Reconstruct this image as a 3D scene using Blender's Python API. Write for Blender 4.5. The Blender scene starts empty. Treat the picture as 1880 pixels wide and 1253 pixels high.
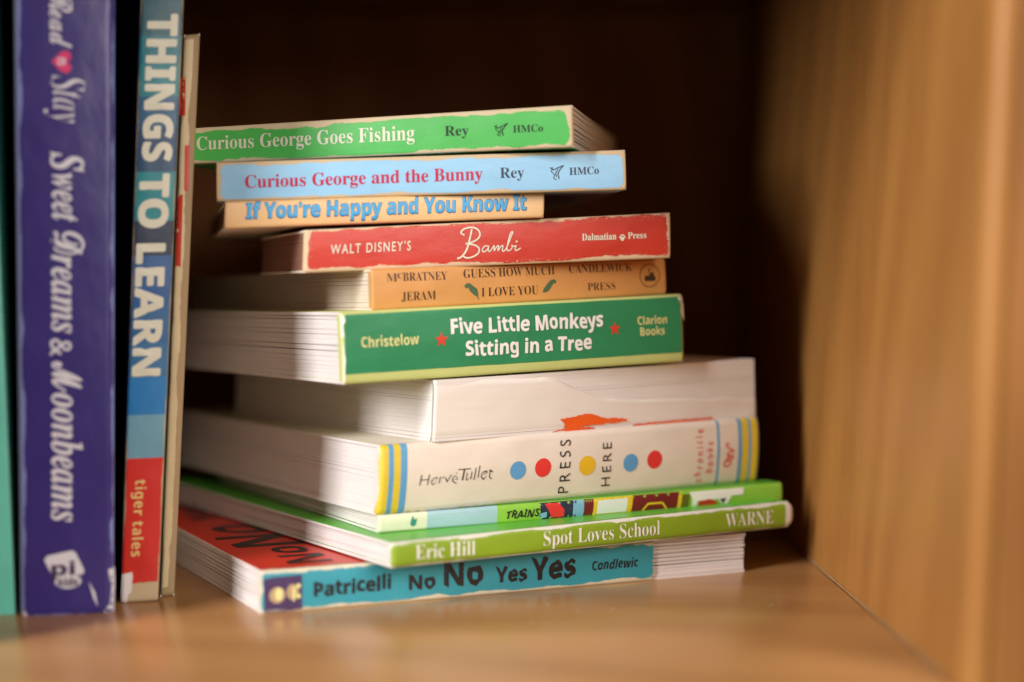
import bpy, bmesh, math, random
from mathutils import Vector, noise as mnoise

# ------------------------------------------------------------------ camera, world, lamps, exposure
CM = 0.01                                  # everything below is written in centimetres
C = bpy.context.scene.collection
SC = bpy.context.scene

cam = bpy.data.cameras.new('camera')
cam.sensor_width = 36.0
cam.lens = 2900.0 / 1880.0 * 36.0
cam.clip_start = 0.01
cam.clip_end = 50.0
cam.dof.use_dof = True
cam.dof.focus_distance = 0.540
cam.dof.aperture_fstop = 2.9
cam.dof.aperture_blades = 7
cam_ob = bpy.data.objects.new('camera', cam)
cam_ob.location = (0, 0, 9.65 * CM)
cam_ob.rotation_euler = (math.radians(90 - 1.313), 0, 0)
C.objects.link(cam_ob)
SC.camera = cam_ob

world = bpy.data.worlds.new('World')
SC.world = world
world.use_nodes = True
bg = world.node_tree.nodes['Background']
bg.inputs[0].default_value = (1.0, 0.80, 0.63, 1)
bg.inputs[1].default_value = 0.10

def area_lamp(name, loc, target, sx, sy, power, col):
    l = bpy.data.lights.new(name, 'AREA')
    l.shape = 'RECTANGLE'
    l.size = sx
    l.size_y = sy
    l.energy = power
    l.color = col
    o = bpy.data.objects.new(name, l)
    o.location = loc
    o.rotation_euler = (Vector(target) - Vector(loc)).to_track_quat('-Z', 'Y').to_euler()
    C.objects.link(o)
    return o

# the window to the left of the viewer
area_lamp('window_light', (-1.47, -1.10, 1.00), (0, 0.54, 0.08), 0.22, 1.70, 78, (1.0, 0.99, 0.985))
# daylight coming back off the pale room wall to the right
area_lamp('room_bounce', (0.74, -0.62, 0.60), (0, 0.60, 0.08), 0.8, 0.6, 15.5, (1.0, 0.91, 0.85))

SC.view_settings.view_transform = 'Standard'
SC.view_settings.look = 'None'
SC.view_settings.exposure = 0.0
SC.view_settings.gamma = 1.0
SC.view_settings.use_curve_mapping = False
SC.cycles.max_bounces = 8

# ------------------------------------------------------------------ node helpers
def new_mat(name):
    m = bpy.data.materials.new(name)
    m.use_nodes = True
    nt = m.node_tree
    return m, nt, nt.nodes['Principled BSDF']

def N(nt, typ, **kw):
    n = nt.nodes.new(typ)
    for k, v in kw.items():
        setattr(n, k, v)
    return n

def mth(nt, op, a, b=None, c=None, clamp=False):
    n = nt.nodes.new('ShaderNodeMath')
    n.operation = op
    n.use_clamp = clamp
    for i, x in enumerate((a, b, c)):
        if x is None:
            continue
        if isinstance(x, (int, float)):
            n.inputs[i].default_value = x
        else:
            nt.links.new(x, n.inputs[i])
    return n.outputs[0]

def sstep(nt, x, lo, hi):
    n = nt.nodes.new('ShaderNodeMapRange')
    n.interpolation_type = 'SMOOTHSTEP'
    nt.links.new(x, n.inputs[0])
    n.inputs[1].default_value = lo
    n.inputs[2].default_value = hi
    return n.outputs[0]

def mix(nt, fac, a, b, blend='MIX'):
    n = nt.nodes.new('ShaderNodeMix')
    n.data_type = 'RGBA'
    n.blend_type = blend
    if isinstance(fac, (int, float)):
        n.inputs[0].default_value = fac
    else:
        nt.links.new(fac, n.inputs[0])
    for i, x in ((6, a), (7, b)):
        if isinstance(x, tuple):
            n.inputs[i].default_value = (*x[:3], 1)
        else:
            nt.links.new(x, n.inputs[i])
    return n.outputs[2]

def noise_tex(nt, vec, scale, detail=3.0, rough=0.55, dist=0.0):
    n = nt.nodes.new('ShaderNodeTexNoise')
    n.inputs['Scale'].default_value = scale
    n.inputs['Detail'].default_value = detail
    n.inputs['Roughness'].default_value = rough
    n.inputs['Distortion'].default_value = dist
    if vec is not None:
        nt.links.new(vec, n.inputs['Vector'])
    return n.outputs[0]

def mapped(nt, vec, scale=(1, 1, 1), loc=(0, 0, 0), rot=(0, 0, 0)):
    n = nt.nodes.new('ShaderNodeMapping')
    n.inputs['Scale'].default_value = scale
    n.inputs['Location'].default_value = loc
    n.inputs['Rotation'].default_value = rot
    nt.links.new(vec, n.inputs['Vector'])
    return n.outputs[0]

def ramp(nt, fac, stops, interp='LINEAR'):
    n = nt.nodes.new('ShaderNodeValToRGB')
    cr = n.color_ramp
    cr.interpolation = interp
    while len(cr.elements) > 1:
        cr.elements.remove(cr.elements[-1])
    cr.elements[0].position = stops[0][0]
    cr.elements[0].color = (*stops[0][1], 1)
    for p, col in stops[1:]:
        e = cr.elements.new(p)
        e.color = (*col, 1)
    nt.links.new(fac, n.inputs[0])
    return n.outputs[0]

def bump(nt, height, bsdf, strength, dist):
    n = nt.nodes.new('ShaderNodeBump')
    n.inputs['Strength'].default_value = strength
    n.inputs['Distance'].default_value = dist
    nt.links.new(height, n.inputs['Height'])
    nt.links.new(n.outputs[0], bsdf.inputs['Normal'])

def obj_coord(nt):
    return N(nt, 'ShaderNodeTexCoord').outputs['Object']

# ------------------------------------------------------------------ materials
def wood(name, grain, dark, light, rough, seed, streak=1.0, spec=.5, contrast=1.0, bmp=.12):
    """varnished wood; grain = axis index the fibres run along"""
    m, nt, b = new_mat(name)
    oc = obj_coord(nt)
    s1 = [8.0, 8.0, 8.0]; s1[grain] = 2.4
    s2 = [820.0, 820.0, 820.0]; s2[grain] = 16.0
    s3 = [90.0, 90.0, 90.0]; s3[grain] = 2.2
    base = mapped(nt, oc, tuple(s1), (seed, seed * 1.7, seed * .6))
    big = noise_tex(nt, base, 1.6, 4, .5, 1.2)
    w = N(nt, 'ShaderNodeTexWave')
    w.wave_type = 'BANDS'
    w.bands_direction = 'DIAGONAL'
    w.inputs['Scale'].default_value = 1.6
    w.inputs['Distortion'].default_value = 7.0
    w.inputs['Detail'].default_value = 2.0
    w.inputs['Detail Scale'].default_value = 0.8
    nt.links.new(base, w.inputs['Vector'])
    fig = mth(nt, 'ADD', mth(nt, 'MULTIPLY', big, .7), mth(nt, 'MULTIPLY', w.outputs['Fac'], .3))
    fine = noise_tex(nt, mapped(nt, oc, tuple(s2)), 1.0, 3, .6)
    mid = noise_tex(nt, mapped(nt, oc, tuple(s3), (seed, 0, 0)), 1.0, 3, .6)
    f = mth(nt, 'ADD', fig, mth(nt, 'MULTIPLY', mth(nt, 'SUBTRACT', mid, .5), .30 * streak))
    f = mth(nt, 'ADD', f, mth(nt, 'MULTIPLY', mth(nt, 'SUBTRACT', fine, .5), .9 * streak), clamp=True)
    col = ramp(nt, f, [(.15, dark), (.80, light)])
    nt.links.new(col, b.inputs['Base Color'])
    smudge = noise_tex(nt, mapped(nt, oc, (14, 14, 14)), 1.0, 4, .6)
    r = mth(nt, 'ADD', mth(nt, 'MULTIPLY', smudge, .10), rough - .05)
    nt.links.new(r, b.inputs['Roughness'])
    b.inputs['Specular IOR Level'].default_value = spec
    bump(nt, mth(nt, 'ADD', fine, mth(nt, 'MULTIPLY', mid, .6)), b, bmp, .0003)
    return m

def paper(name, col, rough=.75, speck=.10, lines=0.0):
    m, nt, b = new_mat(name)
    oc = obj_coord(nt)
    n1 = noise_tex(nt, mapped(nt, oc, (40, 40, 260)), 1.0, 3, .6)
    n2 = noise_tex(nt, mapped(nt, oc, (30, 30, 60)), 1.0, 4, .6)
    v = mth(nt, 'ADD', mth(nt, 'MULTIPLY', mth(nt, 'SUBTRACT', n1, .5), speck * 1.6),
            mth(nt, 'MULTIPLY', mth(nt, 'SUBTRACT', n2, .5), speck * 1.6))
    val = mth(nt, 'ADD', v, 1.0)
    comb = N(nt, 'ShaderNodeCombineColor')
    for i in range(3):
        nt.links.new(val, comb.inputs[i])
    nt.links.new(mix(nt, 1.0, col, comb.outputs[0], 'MULTIPLY'), b.inputs['Base Color'])
    b.inputs['Roughness'].default_value = rough
    b.inputs['Specular IOR Level'].default_value = .3
    bump(nt, n1, b, .2, .0006)
    return m

def ink(name, col, rough=.4):
    m, nt, b = new_mat(name)
    oc = obj_coord(nt)
    n = noise_tex(nt, mapped(nt, oc, (500, 500, 500)), 1.0, 3, .65)
    f = sstep(nt, n, .64, .74)
    c2 = tuple(x * .6 + .25 for x in col)
    nt.links.new(mix(nt, mth(nt, 'MULTIPLY', f, .5), col, c2), b.inputs['Base Color'])
    b.inputs['Roughness'].default_value = rough
    return m

def spine_mat(name, L, Hh, col, board, margins, radius=.12, amp=.05, bands=None, rough=.36, flecks=.5, seed=0.0,
              nscale=9.0, crease=.4):
    """printed spine over worn board: UV is in centimetres; bands = constant colour stops along the spine"""
    m, nt, b = new_mat(name)
    uv = N(nt, 'ShaderNodeUVMap', uv_map='UVMap').outputs[0]
    sep = N(nt, 'ShaderNodeSeparateXYZ')
    nt.links.new(uv, sep.inputs[0])
    u, v = sep.outputs[0], sep.outputs[1]
    l, r, bo, to = margins
    cu, hu = (l + L - r) / 2, (L - r - l) / 2
    cv, hv = (bo + Hh - to) / 2, (Hh - to - bo) / 2
    qx = mth(nt, 'SUBTRACT', mth(nt, 'ABSOLUTE', mth(nt, 'SUBTRACT', u, cu)), hu - radius)
    qy = mth(nt, 'SUBTRACT', mth(nt, 'ABSOLUTE', mth(nt, 'SUBTRACT', v, cv)), hv - radius)
    mx, my = mth(nt, 'MAXIMUM', qx, 0.0), mth(nt, 'MAXIMUM', qy, 0.0)
    ln = mth(nt, 'SQRT', mth(nt, 'ADD', mth(nt, 'MULTIPLY', mx, mx), mth(nt, 'MULTIPLY', my, my)))
    sd = mth(nt, 'SUBTRACT', mth(nt, 'ADD', ln, mth(nt, 'MINIMUM', mth(nt, 'MAXIMUM', qx, qy), 0.0)), radius)
    uvs = mapped(nt, uv, (1, 1, 1), (seed * 3.1, seed * 1.3, seed))
    n1 = noise_tex(nt, mapped(nt, uvs, (.45, 1, 1)), nscale * .35, 5, .62)
    n2 = noise_tex(nt, uvs, nscale * 3.0, 4, .7)
    # wear comes and goes along the edges: some stretches stay sharp, others are rubbed away
    low = sstep(nt, noise_tex(nt, mapped(nt, uvs, (.6, .8, 1), (4, 9, 2)), 1.0, 2, .5), .38, .62)
    sdn = mth(nt, 'ADD', sd, mth(nt, 'MULTIPLY', mth(nt, 'MULTIPLY', mth(nt, 'SUBTRACT', n1, .44), amp * 4.4), low))
    sdn = mth(nt, 'ADD', sdn, mth(nt, 'MULTIPLY', mth(nt, 'SUBTRACT', low, .6), amp * .9))
    sdn = mth(nt, 'ADD', sdn, mth(nt, 'MULTIPLY', mth(nt, 'SUBTRACT', n2, .5), amp * 2.6))
    worn = sstep(nt, sdn, -.006, .012)
    # flecks of lost ink, denser towards the edges
    near = mth(nt, 'DIVIDE', mth(nt, 'MULTIPLY', sd, -1.0), .35, clamp=True)
    thr = mth(nt, 'ADD', mth(nt, 'MULTIPLY', near, .20), .66 - .08 * flecks)
    n3 = noise_tex(nt, mapped(nt, uvs, (.6, 1.3, 1)), nscale * 1.6, 6, .72)
    fl = sstep(nt, mth(nt, 'SUBTRACT', n3, thr), 0.0, .03)
    worn = mth(nt, 'MAXIMUM', worn, mth(nt, 'MULTIPLY', fl, .8))
    # hairline scratches
    n4 = noise_tex(nt, mapped(nt, uvs, (1.2, 14, 1), (2, 5, 1), (0, 0, .15)), 1.6, 5, .6)
    sc = sstep(nt, n4, .70, .74)
    worn = mth(nt, 'MAXIMUM', worn, mth(nt, 'MULTIPLY', sc, .35 * crease), clamp=True)
    if bands:
        c = ramp(nt, mth(nt, 'DIVIDE', u, L), bands, 'CONSTANT')
    else:
        c = col
    n5 = noise_tex(nt, mapped(nt, uvs, (.5, .8, 1)), 1.1, 4, .6)
    tone = mth(nt, 'ADD', mth(nt, 'MULTIPLY', n5, .26), .87)
    comb = N(nt, 'ShaderNodeCombineColor')
    for i in range(3):
        nt.links.new(tone, comb.inputs[i])
    pc = mix(nt, 1.0, c, comb.outputs[0], 'MULTIPLY')
    bd = mix(nt, mth(nt, 'MULTIPLY', n2, .55), board, tuple(x * .62 for x in board))
    nt.links.new(mix(nt, worn, pc, bd), b.inputs['Base Color'])
    rr = mth(nt, 'ADD', mth(nt, 'MULTIPLY', worn, .35), mth(nt, 'ADD', mth(nt, 'MULTIPLY', n5, .12), rough - .06))
    nt.links.new(rr, b.inputs['Roughness'])
    hgt = mth(nt, 'ADD', mth(nt, 'MULTIPLY', worn, -.5), mth(nt, 'ADD', mth(nt, 'MULTIPLY', n2, .25), mth(nt, 'MULTIPLY', n5, 1.2)))
    bump(nt, hgt, b, .35, .0007)
    return m

def lin(r, g, b):
    f = lambda c: (c / 255 / 12.92) if c / 255 <= .04045 else ((c / 255 + .055) / 1.055) ** 2.4
    return (f(r), f(g), f(b))

M = {}
M['floor'] = wood('varnished_shelf_wood', 0, (.35, .165, .055), (.50, .258, .098), .25, 3.0, .9, .5, 1.0, .05)
M['wall'] = wood('varnished_panel_wood', 2, (.33, .138, .034), (.44, .197, .052), .42, 1.0, 1.0, .25)
M['edge'] = wood('dark_front_wood', 2, (.17, .066, .017), (.33, .138, .038), .45, 5.0, .7, .2)  # darker tone for the front face of the side panel
M['back'] = wood('back_panel_wood', 2, (.31, .130, .046), (.46, .205, .078), .6, 7.0, .7, .15)
M['page'] = paper('page_board', (.79, .735, .70))
M['page_warm'] = paper('page_board_warm', (.72, .62, .50))
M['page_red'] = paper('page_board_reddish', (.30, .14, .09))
M['gap'] = paper('page_gap', (.10, .07, .055))
INK = {}
def get_ink(key, rgb):
    if key not in INK:
        INK[key] = ink('ink_' + key, lin(*rgb))
    return INK[key]
INKS = {'white': (238, 236, 228), 'cream': (226, 222, 150), 'black': (26, 22, 24), 'navy': (45, 55, 75), 'darkgreen': (18, 55, 24),
        'crimson': (192, 38, 78), 'skyblue': (62, 160, 212), 'skyedge': (38, 96, 140), 'brown': (62, 40, 26), 'red': (214, 62, 42), 'dotred': (222, 52, 50),
        'dotblue': (92, 155, 205), 'dotyellow': (226, 180, 38), 'leaf': (72, 104, 70), 'orange': (238, 96, 30), 'pencil': (70, 62, 60),
        'pink': (226, 52, 120), 'cream2': (232, 205, 130), 'palewhite': (225, 226, 236), 'teal': (40, 140, 120), 'dark': (34, 44, 66),
        'maroon': (112, 26, 30), 'yellow': (222, 190, 40), 'window': (222, 228, 220), 'softred': (196, 50, 30), 'lightblue': (120, 175, 200),
        'worn': (226, 214, 190), 'purple': (70, 48, 92), 'grass': (128, 176, 44), 'bluegrey': (150, 190, 205), 'olive': (96, 100, 30),
        'eggwhite': (224, 222, 200), 'tan': (186, 158, 120), 'whitebright': (240, 238, 232), 'lime': (150, 190, 52), 'dimgreen': (30, 78, 36)}
def I(k):
    return get_ink(k, INKS[k])

# ------------------------------------------------------------------ mesh helpers
def obj(name, verts, faces, mats, parent=None, base=(0, 0, 0), fmat=None, uvs=None, smooth=False):
    """verts in cm (world); linked as ONE mesh object, its origin at base (cm)"""
    me = bpy.data.meshes.new(name)
    bx, by, bz = base
    me.from_pydata([((x - bx) * CM, (y - by) * CM, (z - bz) * CM) for x, y, z in verts], [], faces)
    for m in (mats if isinstance(mats, (list, tuple)) else [mats]):
        me.materials.append(m)
    if fmat:
        for p, k in zip(me.polygons, fmat):
            p.material_index = k
    if uvs:
        ul = me.uv_layers.new(name='UVMap')
        for lp in me.loops:
            ul.data[lp.index].uv = uvs[lp.vertex_index]
    if smooth:
        for p in me.polygons:
            p.use_smooth = True
    me.update()
    o = bpy.data.objects.new(name, me)
    C.objects.link(o)
    if parent:
        o.parent = parent
        wp = Vector((0, 0, 0))
        q = parent
        while q:
            wp += q.location
            q = q.parent
        o.location = Vector((bx * CM, by * CM, bz * CM)) - wp
    else:
        o.location = (bx * CM, by * CM, bz * CM)
    return o

def fix_normals(o):
    bm = bmesh.new()
    bm.from_mesh(o.data)
    bmesh.ops.recalc_face_normals(bm, faces=bm.faces)
    bm.to_mesh(o.data)
    bm.free()

def thing(name, label, cat, loc, group=None):
    o = bpy.data.objects.new(name, None)
    o.empty_display_size = .02
    C.objects.link(o)
    o.location = Vector(loc) * CM
    o['label'] = label
    o['category'] = cat
    if group:
        o['group'] = group
    return o

def bevel_obj(o, w, seg=3, angle=40):
    md = o.modifiers.new('bevel', 'BEVEL')
    md.width = w * CM
    md.segments = seg
    md.limit_method = 'ANGLE'
    md.angle_limit = math.radians(angle)
    for p in o.data.polygons:
        p.use_smooth = True
    return o

def box8(p):
    """p: 8 corners, bottom ring then top ring"""
    return p, [(3, 2, 1, 0), (4, 5, 6, 7), (0, 1, 5, 4), (1, 2, 6, 5), (2, 3, 7, 6), (3, 0, 4, 7)]

# ------------------------------------------------------------------ the bookcase
case = thing('bookcase', 'varnished honey brown wooden bookcase compartment holding all the books', 'bookcase', (0, 60, 0))
LEAN = .042
def wx(x, z):
    return x + LEAN * z
def panel(name, x0, x1, y0, y1, z0, z1, mat, bev=.1, parent=case, lean=True, seg=4):
    f = wx if lean else (lambda x, z: x)
    v, fc = box8([(f(x0, z0), y0, z0), (f(x1, z0), y0, z0), (f(x1, z0), y1, z0), (f(x0, z0), y1, z0),
                  (f(x0, z1), y0, z1), (f(x1, z1), y0, z1), (f(x1, z1), y1, z1), (f(x0, z1), y1, z1)])
    o = obj(name, v, fc, mat, parent, base=((x0 + x1) / 2, (y0 + y1) / 2, z0))
    return bevel_obj(o, bev, seg)

WALLX = 11.3
LEFTX = -19.2
panel('side_panel', WALLX, WALLX + 3.2, 39.6, 84.0, -3.0, 29.0, M['wall'], .55, seg=6)
panel('dark_front_strip', WALLX + .66, WALLX + 3.2, 39.25, 39.58, -3.0, 29.0, M['edge'], .06)  # added strip, coloured darker than the side panel behind it
panel('side_panel', LEFTX - 2.4, LEFTX, 39.6, 84.0, -3.0, 29.0, M['wall'], .3)
panel('shelf_board', LEFTX + .02, WALLX - .04, 39.6, 84.0, -2.2, 0.0, M['floor'], .12, lean=False)
panel('top_board', LEFTX + .02 + LEAN * 25, WALLX - .02 + LEAN * 25, 39.6, 84.0, 25.0, 27.2, M['floor'], .12, lean=False)
panel('back_panel', LEFTX - 2.4, WALLX + 3.2, 84.05, 84.9, -3.0, 29.0, M['back'], .05)

# pale line of old glue along the foot of the side panel
rnd = random.Random(5)
sv, sf = [], []
nseg = 90
for i in range(nseg + 1):
    y = 41.0 + (83.6 - 41.0) * i / nseg
    a = .006 + .022 * rnd.random()
    sv += [(WALLX - .035 - a, y, .004), (WALLX - .03, y, .02 + a), (WALLX - .015, y, .004)]
for i in range(nseg):
    k = 3 * i
    sf += [(k, k + 3, k + 4, k + 1), (k + 1, k + 4, k + 5, k + 2)]
obj('glue_seam', sv, sf, paper('old_glue', (.40, .25, .14), .5), case, base=(WALLX, 60, 0))

# fine scratches in the varnish near the bottom book
scratch_mat = paper('scratched_varnish', (.62, .45, .30), .6)
def scratch(x, y, ang, ln, bend, w):
    n = 8
    sv, sf = [], []
    for i in range(n + 1):
        t = i / n
        a = ang + bend * (t - .5)
        px, py = x + ln * t * math.cos(a), y + ln * t * math.sin(a)
        ww = w * (1 - abs(2 * t - 1)) + .003
        sv.extend([(px - ww * math.sin(a), py + ww * math.cos(a), .004), (px + ww * math.sin(a), py - ww * math.cos(a), .004)])
    for i in range(n):
        sf.append((2 * i, 2 * i + 2, 2 * i + 3, 2 * i + 1))
    obj('scratch', sv, sf, scratch_mat, case, base=(x, y, 0))
for a in ((2.9, 49.3, 1.0, 1.1, .8, .012), (2.3, 49.0, 1.9, 1.5, -.9, .012), (4.2, 49.8, 2.2, .7, .6, .012), (7.2, 53.5, .1, 1.2, .4, .010),
          (9.0, 56.0, .3, .9, .3, .010), (-7.4, 46.9, .2, .25, .3, .03), (-9.3, 49.2, .5, .2, .2, .03), (.5, 47.5, 1.2, .8, .7, .008),
          (1.2, 50.3, 1.6, 1.0, -.5, .008), (-1.6, 50.0, .6, .25, .4, .03), (8.1, 50.2, .9, .7, .4, .008)):
    scratch(*a)

# ------------------------------------------------------------------ lettering
FONTS = {'serif': (0x1D400, 0x1D41A), 'script': (0x1D4D0, 0x1D4EA), 'bold': (0x1D5D4, 0x1D5EE), 'italic': (0x1D468, 0x1D482), 'slant': (0x1D63C, 0x1D656), 'thin': None}
def styled(s, font):
    b = FONTS[font]
    if b is None:
        return s
    out = ''
    for ch in s:
        if 'A' <= ch <= 'Z':
            out += chr(b[0] + ord(ch) - 65)
        elif 'a' <= ch <= 'z':
            out += chr(b[1] + ord(ch) - 97)
        else:
            out += ch
    return out

_cache = {}
def glyph_mesh(s, font, weight, spacing):
    key = (s, font, weight, spacing)
    if key in _cache:
        return _cache[key]
    cu = bpy.data.curves.new('lettering_outline', 'FONT')
    cu.body = styled(s, font)
    cu.size = 1.0
    cu.offset = weight
    cu.space_character = spacing
    cu.resolution_u = 4
    o = bpy.data.objects.new('lettering_outline', cu)
    me = o.to_mesh()
    vs = [(v.co.x, v.co.y) for v in me.vertices]
    fs = [tuple(p.vertices) for p in me.polygons]
    o.to_mesh_clear()
    bpy.data.objects.remove(o)
    bpy.data.curves.remove(cu)
    _cache[key] = (vs, fs)
    return vs, fs

def cap_height(font, weight):
    vs, _ = glyph_mesh('H', font, weight, 1.0)
    ys = [v[1] for v in vs]
    return max(ys), min(ys)

# ------------------------------------------------------------------ books
class Book:
    def __init__(self, bl, br, tl, tr, wv, W, bulge=.03, er=.10, ur=.06, seed=0):
        self.bl, self.br, self.tl, self.tr = (Vector(p) for p in (bl, br, tl, tr))
        self.w = Vector(wv)
        self.W = W
        self.L = ((self.br - self.bl).length + (self.tr - self.tl).length) / 2
        self.H = ((self.tl - self.bl).length + (self.tr - self.br).length) / 2
        self.bulge, self.er, self.ur, self.seed = bulge, er, ur, seed
        up = (self.tl - self.bl).normalized()
        al = (self.br - self.bl).normalized()
        self.rl = self.rr = .10
        self.endin = 0.0
        self.n = al.cross(up)
        if self.n.dot(self.w) > 0:
            self.n = -self.n                # points out of the spine, towards the viewer
        self.base = self.bl.lerp(self.br, .5) + self.w * (W / 2)

    def P(self, u, t, w=0.0):               # u, t fractions; w centimetres behind the spine plane
        return self.bl.lerp(self.br, u).lerp(self.tl.lerp(self.tr, u), t) + self.w * w

    def surf(self, u, t):                   # how far behind the spine plane the spine's surface lies
        d = 0.0
        e = min(t, 1 - t) * self.H
        if e < self.er:
            x = 1 - max(e, 0) / self.er
            d += self.er * .8 * (1 - math.sqrt(max(0, 1 - x * x)))
        e = min(u, 1 - u) * self.L
        if e < self.ur:
            x = 1 - max(e, 0) / self.ur
            d += self.ur * .8 * (1 - math.sqrt(max(0, 1 - x * x)))
        d -= self.bulge * (1 - (2 * t - 1) ** 2)
        d += .012 * mnoise.noise(Vector((u * self.L * .9, t * self.H * 2.0, self.seed * 7.7)))
        return d + .02

    def sq(self, u, t):                      # rounded ends of the spine's outline
        k = 1.0
        for e, r in ((u * self.L, self.rl), ((1 - u) * self.L, self.rr)):
            if e < r:
                x = 1 - max(e, 0) / r
                k = min(k, 1 - (r / self.H) * 1.6 * (1 - math.sqrt(max(0, 1 - x * x))))
        return .5 + (t - .5) * k

    def samples(self, n, length, r):
        s = set(i / n for i in range(n + 1))
        for k in (.0, .03, .12, .3, .6, 1.0):
            x = k * r / length
            s.add(x); s.add(1 - x)
        return sorted(s)

    def make_spine(self, mat, parent, u0=0.0, u1=1.0, ragged=0.0, thick=.16):
        us, ts = self.samples(90, self.L, max(self.ur, self.rl, self.rr)), self.samples(12, self.H, self.er)
        rr = random.Random(self.seed + 11)
        ends = [u1 + (ragged * mnoise.noise(Vector((t * 9.0, 3.3, self.seed))) + ragged * .4 * (rr.random() - .5) if ragged else 0) for t in ts]
        vs, uvs, fs = [], [], []
        nu, nt_ = len(us), len(ts)
        for j, t in enumerate(ts):
            for u in us:
                uu = u0 + (ends[j] - u0) * u
                p = self.P(uu, self.sq(uu, t), self.surf(uu, t))
                vs.append(tuple(p)); uvs.append((uu * self.L, t * self.H))
        k = len(vs)
        ring = [(0, i) for i in range(nu)] + [(j, nu - 1) for j in range(1, nt_)] + [(nt_ - 1, i) for i in range(nu - 2, -1, -1)] + [(j, 0) for j in range(nt_ - 2, 0, -1)]
        for j in range(nt_ - 1):
            for i in range(nu - 1):
                a = j * nu + i
                fs.append((a, a + 1, a + nu + 1, a + nu))
        for j, i in ring:                   # the turned-in rim
            uu = u0 + (ends[j] - u0) * us[i]
            p = self.P(uu, self.sq(uu, ts[j]), thick + .12)
            vs.append(tuple(p))
            uvs.append((uu * self.L + (-.05 if i == 0 else .05 if i == nu - 1 else 0), ts[j] * self.H + (-.05 if j == 0 else .05 if j == nt_ - 1 else 0)))
        m = len(ring)
        for q in range(m):
            j, i = ring[q]; j2, i2 = ring[(q + 1) % m]
            fs.append((j * nu + i, k + q, k + (q + 1) % m, j2 * nu + i2))
        o = obj('spine', vs, fs, mat, parent, base=tuple(self.P(.5, .5, 0)), uvs=uvs, smooth=True)
        fix_normals(o)
        self.spine = o
        return o

    def outline(self, ins, w0, back=0.0, rc=.5, u0=0.0, u1=1.0):
        """ring of (u, w) around the leaf, far corners rounded"""
        a0, a1 = u0 + ins / self.L, u1 - (ins + self.endin) / self.L
        W = self.W - ins - back
        pts = [(a0, w0), (a1, w0)]
        for k in range(6):
            a = math.pi / 2 * k / 5
            pts.append((a1 - (rc - rc * math.cos(a)) / self.L, W - rc + rc * math.sin(a)))
        for k in range(6):
            a = math.pi / 2 * k / 5
            pts.append((a0 + (rc - rc * math.sin(a)) / self.L, W - rc + rc * math.cos(a)))
        return pts

    def leaves(self, name, n, t0, t1, mats, parent, w0=.14, jit=.025, groove=.022, ins=.03, front=None, gaps=.3, fmat_top=None):
        """a block of n thick leaves between heights t0 and t1 (fractions)"""
        rr = random.Random(self.seed * 17 + n)
        vs, fs, fm = [], [], []
        hs = [1 + .5 * (rr.random() - .5) for _ in range(n)]
        tot = sum(hs)
        t = t0
        for h in hs:
            dt = (t1 - t0) * h / tot
            i0 = ins + jit * rr.random()
            w_ = w0 + (front or 0) * rr.random()
            g = groove * (.4 + .9 * rr.random()) * (7.0 if rr.random() < gaps else .8)
            gt = min(dt * .30, groove * (.35 + .9 * rr.random()) / self.H)
            rings = []
            for tt, inset in ((t, i0 + g), (t + gt, i0), (t + dt - gt, i0), (t + dt, i0 + g * .6)):
                r = []
                for (u, w) in self.outline(inset, w_ + (inset - i0), jit * rr.random() * 0):
                    r.append(len(vs))
                    vs.append(tuple(self.P(u, tt, w)))
                rings.append(r)
            m = len(rings[0])
            for a, b in zip(rings, rings[1:]):
                for q in range(m):
                    fs.append((a[q], a[(q + 1) % m], b[(q + 1) % m], b[q])); fm.append(0)
            fs.append(tuple(reversed(rings[0]))); fm.append(0)
            fs.append(tuple(rings[-1])); fm.append(0)
            t += dt
        o = obj(name, vs, fs, mats, parent, base=tuple(self.P(.5, (t0 + t1) / 2, self.W / 2)), fmat=fm)
        fix_normals(o)
        return o

    def cover(self, name, t0, t1, top, edge, parent, w0=.10, ins=.0, flare=0.0, which='both'):
        rr = random.Random(self.seed + 5)
        vs, fs, fm = [], [], []
        rings = []
        dt = (t1 - t0)
        for f_, inset in ((0, ins + .02), (.25, ins), (.75, ins), (1, ins + .02)):
            r = []
            for (u, w) in self.outline(inset, w0):
                r.append(len(vs)); vs.append(tuple(self.P(u, t0 + dt * f_, w)))
            rings.append(r)
        m = len(rings[0])
        for a, b in zip(rings, rings[1:]):
            for q in range(m):
                fs.append((a[q], a[(q + 1) % m], b[(q + 1) % m], b[q])); fm.append(1)
        fs.append(tuple(reversed(rings[0]))); fm.append(0)
        fs.append(tuple(rings[-1])); fm.append(0)
        o = obj(name, vs, fs, [top, edge], parent, base=tuple(self.P(.5, t0, self.W / 2)), fmat=fm)
        fix_normals(o)
        return o

    # --- print on the spine
    def on_spine(self, u, t, lift):
        return tuple(self.P(u, t, self.surf(u, t) - lift))

    def text_geo(self, s, font, u0, u1, t0, t1, dt=0.0, weight=0.0, spacing=1.0, rot=0, wob=0.0, slant=0.0, lift=.012, fat=0.0):
        vs, fs = glyph_mesh(s, font, weight, spacing)
        cap, lo = cap_height(font, weight)
        xs = [v[0] for v in vs]
        x0, x1 = min(xs), max(xs)
        if fat:                             # heavier strokes: the outline laid down eight times, each a hair higher
            base, bf, m = vs, fs, len(vs)
            vs = [(x + fat * dx, y + fat * dy) for dx, dy in ((0, 0), (1, 0), (-1, 0), (0, 1), (0, -1), (.7, .7), (-.7, .7), (.7, -.7), (-.7, -.7)) for x, y in base]
            fs = [tuple(i + m * k for i in q) for k in range(9) for q in bf]
        out = []
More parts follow.
